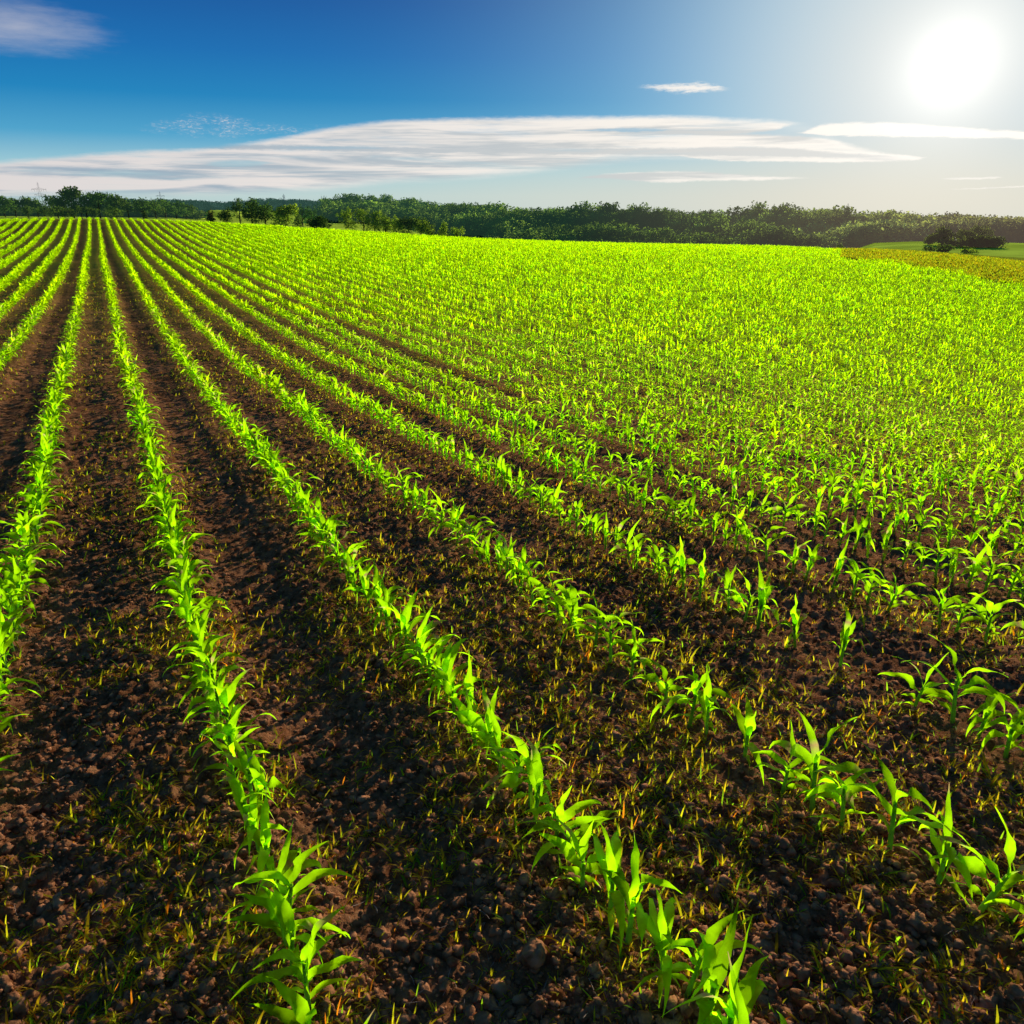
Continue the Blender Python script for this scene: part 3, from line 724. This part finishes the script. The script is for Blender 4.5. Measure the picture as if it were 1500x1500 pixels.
GR = 'line of pale green trees stepping down behind the brow'
for q, (a, b, w) in enumerate([(508, 305, 26), (530, 304, 26), (547, 309, 24), (562, 314, 24), (578, 317, 22), (596, 318.5, 26), (616, 320, 26), (632, 324, 20), (650, 327, 22), (668, 334, 22)]):
    names = ['first and leftmost tree of the pale green line', 'tall second tree of the pale green line', 'third tree of the pale green line, slightly lower', 'fourth tree of the pale line, below the wooded hump',
             'fifth, smaller tree in the pale green line', 'sixth tree, dark and wide, in the pale line', 'seventh tree, round, right of the dark wide one', 'eighth tree of the pale line, thin and low',
             'second last tree at the low end of the pale line', 'last low tree where the pale line meets the field']
    tree('broadleaf_tree', a, b, 190, w, names[q], group=GR, tone=LT if q not in (5, 7) else D2, n_cl=220, bushy=False)
GRR = 'trees in the hollow on the right'
for a, b, d, w, lab, tn in [(1392, 333, 215, 36, 'tallest dark tree of the hollow clump at right', (1.0, .8, 1.1)), (1374, 347, 215, 20, 'low dark tree at the left side of the right hollow clump', (1.0, .8, 1.1)),
        (1426, 337, 225, 30, 'round brownish tree in the middle of the hollow clump', (1.2, .9, 1.2)), (1445, 332, 240, 20, 'small round top peeping over the hollow clump', (1.2, .9, 1.2)), (1437, 346, 205, 40, 'broad dark tree at the right of the hollow clump', (1, .8, 1.1)),
        (1462, 347, 205, 30, 'low dome tree at the right end of the hollow clump', (1, .8, 1.1)), (1394, 360, 180, 30, 'front left bush of the hollow clump with a lit rim', (1.1, 1.1, 1)), (1427, 366, 175, 20, 'small pale bush in front of the hollow clump', LT),
        (1241, 360, 190, 12, 'tiny shrub where the forest meets the maize field', D2)]:
    tree('broadleaf_tree', a, b, d, w, lab, group=GRR, tone=tn, n_cl=260, bushy=True)
for a, b, lab in [(472, 288.5, 'left of two lone trees on the distant ridge'), (478.5, 289.5, 'right of two lone trees on the distant ridge')]:
    tree('ridge_tree', a, b, 1500, 3.2, lab, group='two lone trees on the distant ridge', mat=M_FAR, n_cl=60, bushy=True)

# forests: far-off woods that read as one mass
def forest(name, label, pts, R_, Hh, n_cl, per, fs, mat, tonef):
    vs, cs, n0 = [], [], 0
    base, bn, ns_ = [], [], []
    for s in range(10): base.append(crown_geo(900+s, 2.0, 2.0, n_cl, per, fs, (1, 1, 1), squash=.8, whole=True)); bn.append(crown_geo.nv)
    pts = np.array(pts); which = rng.integers(0, 10, len(pts))
    for s in range(10):
        V, q, c = base[s]; I = pts[which == s]; n = len(I)
        if not n: continue
        a = rng.uniform(0, 2*pi, n)[:, None]; sc = (R_*rng.uniform(.75, 1.3, n))[:, None]; hh = (Hh*rng.uniform(.7, 1.25, n))[:, None]
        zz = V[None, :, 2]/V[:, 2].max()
        X = (V[None, :, 0]*np.cos(a)-V[None, :, 1]*np.sin(a))*sc+I[:, 0:1]; Y = (V[None, :, 0]*np.sin(a)+V[None, :, 1]*np.cos(a))*sc+I[:, 1:2]
        Z = I[:, 2:3]+hh*(.0+1.0*zz)
        vs.append(np.stack([X, Y, Z], -1).reshape(-1, 3)); u = bn[s]
        ns_.append(np.stack([u[None, :, 0]*np.cos(a)-u[None, :, 1]*np.sin(a), u[None, :, 0]*np.sin(a)+u[None, :, 1]*np.cos(a), np.broadcast_to(u[None, :, 2], X.shape)], -1).reshape(-1, 3))
        tn = tonef(I[:, 0], I[:, 1])[:, None, :]*rng.uniform(.55, 1.4, (n, 1, 1))
        cs.append((c[None]*tn*(.5+.75*np.clip(zz, 0, 1)[..., None]**1.3)).reshape(-1, 3))  # crown shade painted into the colour: darker low down, lighter on top
    V = np.concatenate(vs)
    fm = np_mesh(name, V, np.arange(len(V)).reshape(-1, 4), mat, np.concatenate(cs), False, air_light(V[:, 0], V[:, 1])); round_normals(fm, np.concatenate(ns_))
    o = obj(name, fm); tag(o, label, 'forest', kind='stuff')
fa = rng.uniform(A_([478])[0], YAW+R(40), 5200)
rin = np.interp(fa, AX, RIN); rout = np.interp(fa, AX, ROUT)
fr = np.sqrt(rng.uniform(rin**2, rout**2))
keep = rng.random(len(fa)) < .55
fa, fr = fa[keep], fr[keep]
xx, yy = np.sin(fa)*fr, np.cos(fa)*fr; zz = ground(xx, yy)-.8
def tone_forest(x, y):
    a = np.arctan2(x, y); t = np.clip((a-R(42))/R(18), 0, 1)[:, None]
    sp = (fbm(x*.03, y*.03, 500)-.45)[:, None]
    return (np.array([1., 1.05, 1.])*(1-t)+np.array([1.5, 1.05, 2.2])*t)*np.clip(1+3.0*sp, .4, 1.6)  # warm sunward haze painted into the crown colour towards the right
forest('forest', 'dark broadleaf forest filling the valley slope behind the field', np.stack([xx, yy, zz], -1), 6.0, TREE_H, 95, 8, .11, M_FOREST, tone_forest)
fa = rng.uniform(A_([150])[0], A_([650])[0], 1500); fr = rng.uniform(1330, 1560, 1500)
xx, yy = np.sin(fa)*fr, np.cos(fa)*fr
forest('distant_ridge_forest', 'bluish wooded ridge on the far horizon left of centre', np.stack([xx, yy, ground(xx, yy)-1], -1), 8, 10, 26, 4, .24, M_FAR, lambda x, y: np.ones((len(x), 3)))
# woods behind the left hedge
fa = rng.uniform(A_([-160])[0], A_([285])[0], 420); fr = rng.uniform(330, 420, 420)
xx, yy = np.sin(fa)*fr, np.cos(fa)*fr
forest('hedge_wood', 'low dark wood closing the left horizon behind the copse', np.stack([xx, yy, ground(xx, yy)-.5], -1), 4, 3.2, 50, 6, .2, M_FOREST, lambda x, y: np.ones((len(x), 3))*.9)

# ------------------------------------------------------------------ pylons
def beam(a, p, q, w):
    v, f = tube([p, q], w, 4); a.add(v, f, np.ones(3))
def pylon(pxc, ytop, dist, label, arm, zb=-14):
    azt = float(px_az(pxc)); x, y = sin(azt)*dist, cos(azt)*dist
    hgt = H+dist*float(px_slope(pxc, ytop))-zb
    e = empty('electricity_pylon', (x, y, zb), -azt); tag(e, label, 'pylon', 'electricity pylons on the horizon')
    a = Acc(); th = .055*dist/600
    lev = np.linspace(0, 1, 12); ww = np.interp(lev, [0, .6, 1], [3.2, 1.0, .25])
    for sx in (-1, 1):
        for sy in (-1, 1):
            for i in range(11): beam(a, (sx*ww[i], sy*ww[i], lev[i]*hgt), (sx*ww[i+1], sy*ww[i+1], lev[i+1]*hgt), th)
    for i in range(11):
        for s in (-1, 1):
            beam(a, (-ww[i], s*ww[i], lev[i]*hgt), (ww[i+1], s*ww[i+1], lev[i+1]*hgt), th*.6)
            beam(a, (s*ww[i], -ww[i], lev[i]*hgt), (s*ww[i+1], ww[i+1], lev[i+1]*hgt), th*.6)
    obj('lattice_tower', a.mesh('lattice_tower', M_STEEL, False), e)
    for zf, wd in ((.84, arm), (.72, arm*.72)):
        b = Acc(); z = zf*hgt
        for s in (-1, 1):
            beam(b, (0, 0, z+.9), (s*wd, 0, z), th); beam(b, (0, 0, z-.6), (s*wd, 0, z), th)
            for t in (.3, .6, .95): beam(b, (s*wd*t, 0, z), (s*wd*t, 0, z-2.0), th*.8)
        obj('cross_arm', b.mesh('cross_arm', M_STEEL, False), e)
pylon(62, 267, 800, 'larger lattice pylon rising behind the trees at far left', 5.5)
pylon(237, 280.5, 1200, 'smaller distant lattice pylon above the low left hedge', 5.5)
pylon(417, 284, 1400, 'faint thin mast on the distant ridge above the light green tree', 2.0, 0)

# ------------------------------------------------------------------ sun and sky
SUN_AZ = float(px_az(1395, 95)); SUN_EL = math.atan(float(px_slope(1395, 95)))
LAMP_EL = SUN_EL + R(6)
ld = bpy.data.lights.new('sun', 'SUN'); ld.energy = 5.0; ld.angle = R(.6); ld.color = (1, .94, .80)
lo = bpy.data.objects.new('sun', ld); C.objects.link(lo)
from mathutils import Vector
dv = Vector((sin(SUN_AZ)*cos(LAMP_EL), cos(SUN_AZ)*cos(LAMP_EL), sin(LAMP_EL)))
lo.rotation_euler = dv.to_track_quat('Z', 'Y').to_euler(); lo.location = dv*50

w = bpy.data.worlds.new('World'); scene.world = w; w.use_nodes = True
nt = w.node_tree; n = nt.nodes; l = nt.links; n.clear()
out = n.new('ShaderNodeOutputWorld')
tc = n.new('ShaderNodeTexCoord'); sep = n.new('ShaderNodeSeparateXYZ'); l.new(tc.outputs['Generated'], sep.inputs[0])
def mth(op, a, b=None, c=None, clamp=False):
    m = n.new('ShaderNodeMath'); m.operation = op; m.use_clamp = clamp
    for i_, v_ in enumerate((a, b, c)):
        if v_ is None: continue
        if isinstance(v_, (int, float)): m.inputs[i_].default_value = v_
        else: l.new(v_, m.inputs[i_])
    return m.outputs[0]
def sstep(v, a, b):
    m = n.new('ShaderNodeMapRange'); m.interpolation_type = 'SMOOTHSTEP'
    for k_, q_ in ((0, v), (1, a), (2, b)):
        if isinstance(q_, (int, float)): m.inputs[k_].default_value = q_
        else: l.new(q_, m.inputs[k_])
    return m.outputs[0]
def mixc(f, a, b, mode='MIX'):
    m = n.new('ShaderNodeMix'); m.data_type = 'RGBA'; m.blend_type = mode; m.clamp_factor = True
    for k_, q_ in ((0, f), (6, a), (7, b)):
        if isinstance(q_, (int, float)): m.inputs[k_].default_value = q_
        elif isinstance(q_, tuple): m.inputs[k_].default_value = (*q_, 1)
        else: l.new(q_, m.inputs[k_])
    return m.outputs[2]
DEG = 57.29578
azn_ = mth('MULTIPLY', mth('ARCTAN2', sep.outputs[0], sep.outputs[1]), DEG)
eln_ = mth('MULTIPLY', mth('ARCSINE', sep.outputs[2]), DEG)
# bearing and height of the cloud edges, in degrees
def AE(px_, py_):
    return math.degrees(float(px_az(px_, py_))), math.degrees(math.atan(float(px_slope(px_, py_))))
def curve(pts):
    """height over the horizon as a function of bearing"""
    pts = sorted(AE(*p) for p in pts)
    m = n.new('ShaderNodeFloatCurve'); cv = m.mapping.curves[0]
    mr = n.new('ShaderNodeMapRange'); mr.inputs[1].default_value = -40; mr.inputs[2].default_value = 100
    l.new(azn_, mr.inputs[0]); l.new(mr.outputs[0], m.inputs['Value'])
    P = [((a+40)/140, (e+5)/20) for a, e in pts]
    P = [(0, P[0][1])] + P + [(1, P[-1][1])]
    cv.points[0].location = P[0]; cv.points[1].location = P[-1]
    for p_ in P[1:-1]: cv.points.new(*p_)
    m.mapping.update()
    return mth('MULTIPLY_ADD', m.outputs[0], 20, -5)
def noise(sx, sy, scale, detail=6, rough=.6, off=0, dist=0):
    cb = n.new('ShaderNodeCombineXYZ'); l.new(mth('MULTIPLY', azn_, sx), cb.inputs[0]); l.new(mth('MULTIPLY_ADD', eln_, sy, off), cb.inputs[1]); cb.inputs[2].default_value = off
    t = n.new('ShaderNodeTexNoise'); t.inputs['Scale'].default_value = scale; t.inputs['Detail'].default_value = detail; t.inputs['Roughness'].default_value = rough; t.inputs['Distortion'].default_value = dist
    l.new(cb.outputs[0], t.inputs['Vector']); return t.outputs[0]
# angle from the sun
sd = (sin(SUN_AZ)*cos(SUN_EL), cos(SUN_AZ)*cos(SUN_EL), sin(SUN_EL))
vd = n.new('ShaderNodeVectorMath'); vd.operation = 'DOT_PRODUCT'; l.new(tc.outputs['Generated'], vd.inputs[0]); vd.inputs[1].default_value = sd
ang = mth('MULTIPLY', mth('ARCCOSINE', mth('MINIMUM', vd.outputs['Value'], 1.0)), DEG)
# clear sky
nish = n.new('ShaderNodeTexSky'); nish.sky_type = 'NISHITA'; nish.sun_disc = False
nish.sun_elevation = LAMP_EL; nish.sun_rotation = SUN_AZ; nish.air_density = 1.0; nish.dust_density = .6; nish.ozone_density = 3.0
nscaled = mixc(1.0, nish.outputs[0], (.085, .085, .085), 'MULTIPLY')
rp = n.new('ShaderNodeValToRGB'); mr = n.new('ShaderNodeMapRange'); mr.inputs[1].default_value = -2; mr.inputs[2].default_value = 40
l.new(eln_, mr.inputs[0]); l.new(mr.outputs[0], rp.inputs[0])
E_ = rp.color_ramp.elements
stops = [(-2, (.45, .60, .62)), (0.6, (.50, .66, .66)), (2.2, (.36, .62, .70)), (4.2, (.07, .37, .62)), (6.5, (.004, .225, .52)), (9, (.001, .15, .45)), (12, (.002, .095, .35)), (40, (.02, .10, .32))]
while len(E_) < len(stops): E_.new(.5)
for e_, (a_, c_) in zip(E_, stops): e_.position = (a_+2)/42; e_.color = (*c_, 1)
clear = mixc(.94, nscaled, rp.outputs[0])
# haze towards the sun
hz = mth('POWER', mth('SUBTRACT', 1, sstep(ang, 0, 50)), 2.6)
clear = mixc(mth('MULTIPLY', hz, 1.0), clear, (.30, .60, .78))
hz2 = mth('POWER', mth('SUBTRACT', 1, sstep(ang, 0, 24)), 1.6)
clear = mixc(mth('MULTIPLY', hz2, .85), clear, (.70, .67, .62))
lowhz = mth('MULTIPLY', mth('SUBTRACT', 1, sstep(eln_, 0, 5.5)), mth('SUBTRACT', 1, sstep(ang, 5, 45)))
clear = mixc(mth('MULTIPLY', lowhz, .8), clear, (.76, .70, .56))
# clouds
warp = mth('MULTIPLY', mth('SUBTRACT', noise(.22, 1.2, 1.0, 6, .6, 3), .5), 1.0)
fineN = mth('MULTIPLY', mth('SUBTRACT', noise(1.3, 6, 1.0, 6, .7, 8), .5), .45)
elw = mth('ADD', eln_, mth('MULTIPLY', warp, .28)); elf = mth('ADD', elw, mth('MULTIPLY', fineN, .6))
def band(top, bot, st=.35, sb=.35, e=None):
    e = e or elf
    t_ = curve(top); b_ = curve(bot)
    return mth('MULTIPLY', mth('SUBTRACT', 1, sstep(e, mth('SUBTRACT', t_, st), t_)), sstep(e, b_, mth('ADD', b_, sb)))
main = band([(-200, 238), (0, 232), (150, 220), (300, 212), (400, 200), (470, 186), (530, 177), (620, 171), (760, 168), (950, 166), (1080, 169), (1170, 177), (1240, 205), (1300, 222), (1365, 231), (1400, 232), (1600, 232)],
            [(-200, 300), (0, 297), (300, 292), (450, 286), (560, 275), (700, 266), (830, 252), (930, 241), (1010, 238), (1250, 239), (1340, 237), (1365, 231), (1400, 234), (1600, 234)], .42, .75)
up2 = band([(1100, 195), (1165, 192), (1210, 180), (1280, 177), (1400, 184), (1500, 190), (1700, 196)], [(1100, 195), (1165, 196), (1210, 200), (1280, 201), (1400, 203), (1500, 206), (1700, 212)], .2, .15)
low = band([(820, 262), (900, 252), (1000, 250), (1100, 255), (1200, 261), (1300, 262)], [(820, 262), (900, 264), (950, 268), (1050, 266), (1200, 263), (1300, 262)], .15, .15)
lens = band([(925, 128), (945, 123), (1000, 119), (1050, 121), (1080, 130), (1150, 130)], [(925, 129), (950, 134), (1010, 138), (1050, 136), (1080, 131), (1150, 131)], .34, .38, mth('ADD', elf, mth('MULTIPLY', fineN, 1.1)))
s1 = band([(1360, 262), (1400, 259), (1455, 258), (1480, 260)], [(1360, 262), (1400, 263), (1455, 262), (1480, 260)], .08, .08)
s2 = band([(1370, 277), (1420, 275), (1500, 271), (1600, 268)], [(1370, 278), (1420, 278), (1500, 275), (1600, 274)], .08, .08)
gap = band([(1190, 212), (1230, 206), (1300, 206), (1500, 206)], [(1190, 212), (1230, 213), (1300, 220), (1360, 226), (1500, 226)], .1, .1)
# the hole of blue inside the main bank
hole = band([(800, 193), (880, 187), (950, 186), (1000, 190)], [(800, 193), (880, 194), (950, 195), (1000, 191)], .15, .15)
hole2 = band([(280, 240), (330, 233), (370, 233), (410, 238)], [(280, 241), (330, 246), (370, 246), (410, 240)], .2, .2)
gx = mth('MULTIPLY', mth('SUBTRACT', azn_, AE(25, 40)[0]), 1/5.2); gy = mth('MULTIPLY', mth('SUBTRACT', eln_, AE(25, 40)[1]), 1/1.5)
wisp = mth('MULTIPLY', mth('SUBTRACT', 1, sstep(mth('ADD', mth('SQRT', mth('ADD', mth('MULTIPLY', gx, gx), mth('MULTIPLY', gy, gy))), mth('ADD', mth('MULTIPLY', warp, 1.1), mth('MULTIPLY', fineN, .5))), -.2, 1.1)), .5)
# small flecks by the left upper edge
fl = band([(180, 185), (240, 170), (300, 162), (400, 178), (520, 180)], [(180, 190), (240, 200), (330, 207), (420, 200), (520, 186)], .5, .5)
flk = sstep(noise(3.6, 10, 1.0, 5, .62, 21, .6), .46, .72)
flv = sstep(noise(.5, 1.6, 1.0, 4, .6, 25), .35, .65)
fl = mth('MULTIPLY', mth('MULTIPLY', fl, flv), mth('MULTIPLY_ADD', flk, .62, .06))
stre = noise(.10, 1.9, 1.0, 7, .62, 31, .3)
body = sstep(stre, .22, .52)
shdw = band([(1000, 214), (1120, 213), (1200, 219), (1280, 225), (1345, 229), (1400, 229)], [(1000, 230), (1100, 232), (1200, 233), (1300, 233), (1345, 231), (1400, 231)], .18, .18)
wdg = band([(1040, 196), (1120, 190), (1180, 178), (1240, 196), (1400, 205)], [(1040, 198), (1120, 200), (1180, 203), (1240, 209), (1400, 222)], .2, .2)
mainA = mth('MULTIPLY', mth('MULTIPLY', main, mth('MULTIPLY_ADD', body, .52, .45)), mth('SUBTRACT', 1, mth('MULTIPLY', wdg, .85)))
tng = band([(960, 226), (1050, 217), (1150, 214), (1250, 219), (1320, 225), (1366, 231), (1400, 233)], [(960, 228), (1050, 236), (1150, 238), (1250, 238.5), (1330, 237), (1366, 232), (1400, 233.5)], .16, .12)
mainA = mth('MULTIPLY', mainA, mth('SUBTRACT', 1, mth('MULTIPLY', hole, .6)))
mainA = mth('MULTIPLY', mainA, mth('SUBTRACT', 1, mth('MULTIPLY', hole2, .45)))
alpha = mth('MAXIMUM', mth('MAXIMUM', mainA, mth('MULTIPLY', tng, .9)), mth('MULTIPLY', up2, .95))
for x_ in (mth('MULTIPLY', low, .85), mth('MULTIPLY', lens, .92), mth('MULTIPLY', s1, .7), mth('MULTIPLY', s2, .7), wisp, fl): alpha = mth('MAXIMUM', alpha, x_)
# cloud colour: pinkish white with grey-blue underside streaks
grey = sstep(noise(.07, 1.25, 1.0, 6, .6, 47, .4), .44, .62)
tcur = curve([(-200, 238), (0, 232), (150, 220), (300, 212), (400, 200), (470, 186), (530, 177), (620, 171), (760, 168), (950, 166), (1080, 169), (1170, 177), (1240, 205), (1300, 222), (1365, 231), (1600, 232)])
edge = sstep(elf, mth('SUBTRACT', tcur, .75), mth('SUBTRACT', tcur, .1))
sunward = mth('SUBTRACT', 1, sstep(ang, 8, 62))
lit = mixc(sunward, (.74, .69, .68), (.98, .92, .84)); shd = mixc(sunward, (.30, .40, .50), (.66, .66, .64))
gr = mth('MULTIPLY', grey, mth('SUBTRACT', 1, mth('MULTIPLY', edge, .85)))
gr = mth('MULTIPLY', gr, mth('SUBTRACT', 1, mth('MAXIMUM', lens, mth('MAXIMUM', up2, wisp))))
gr = mth('MAXIMUM', gr, mth('MULTIPLY', shdw, .9))
ccol = mixc(gr, lit, shd)
sky = mixc(alpha, clear, ccol)
# glare of the veiled sun
def ex(tau, amp): return mth('MULTIPLY', mth('EXPONENT', mth('MULTIPLY', ang, -1.0/tau)), amp)
g1 = ex(7.0, .26); g2 = ex(1.5, .85); g3 = mth('MULTIPLY', mth('SUBTRACT', 1, sstep(ang, 0, 1.0)), 30.0)
gl = mth('ADD', g1, mth('ADD', g2, g3))
cb = n.new('ShaderNodeCombineColor'); l.new(gl, cb.inputs[0]); l.new(mth('MULTIPLY', gl, .97), cb.inputs[1]); l.new(mth('MULTIPLY', gl, .90), cb.inputs[2])
tot = mixc(1.0, sky, cb.outputs[0], 'ADD')
bg = n.new('ShaderNodeBackground'); l.new(tot, bg.inputs[0]); bg.inputs[1].default_value = 1.0
l.new(bg.outputs[0], out.inputs[0])
w.cycles.sampling_method = 'MANUAL'; w.cycles.sample_map_resolution = 1024

# ------------------------------------------------------------------ render settings
scene.render.engine = 'CYCLES'
scene.view_settings.view_transform = 'Standard'; scene.view_settings.look = 'None'; scene.view_settings.exposure = 0; scene.view_settings.gamma = 1
scene.cycles.max_bounces = 3; scene.cycles.caustics_reflective = False; scene.cycles.caustics_refractive = False; scene.cycles.transparent_max_bounces = 4; scene.cycles.transmission_bounces = 3; scene.cycles.diffuse_bounces = 3
scene.cycles.sample_clamp_indirect = 6; scene.cycles.use_adaptive_sampling = True; scene.cycles.adaptive_threshold = .03
print('objects', len(bpy.data.objects))
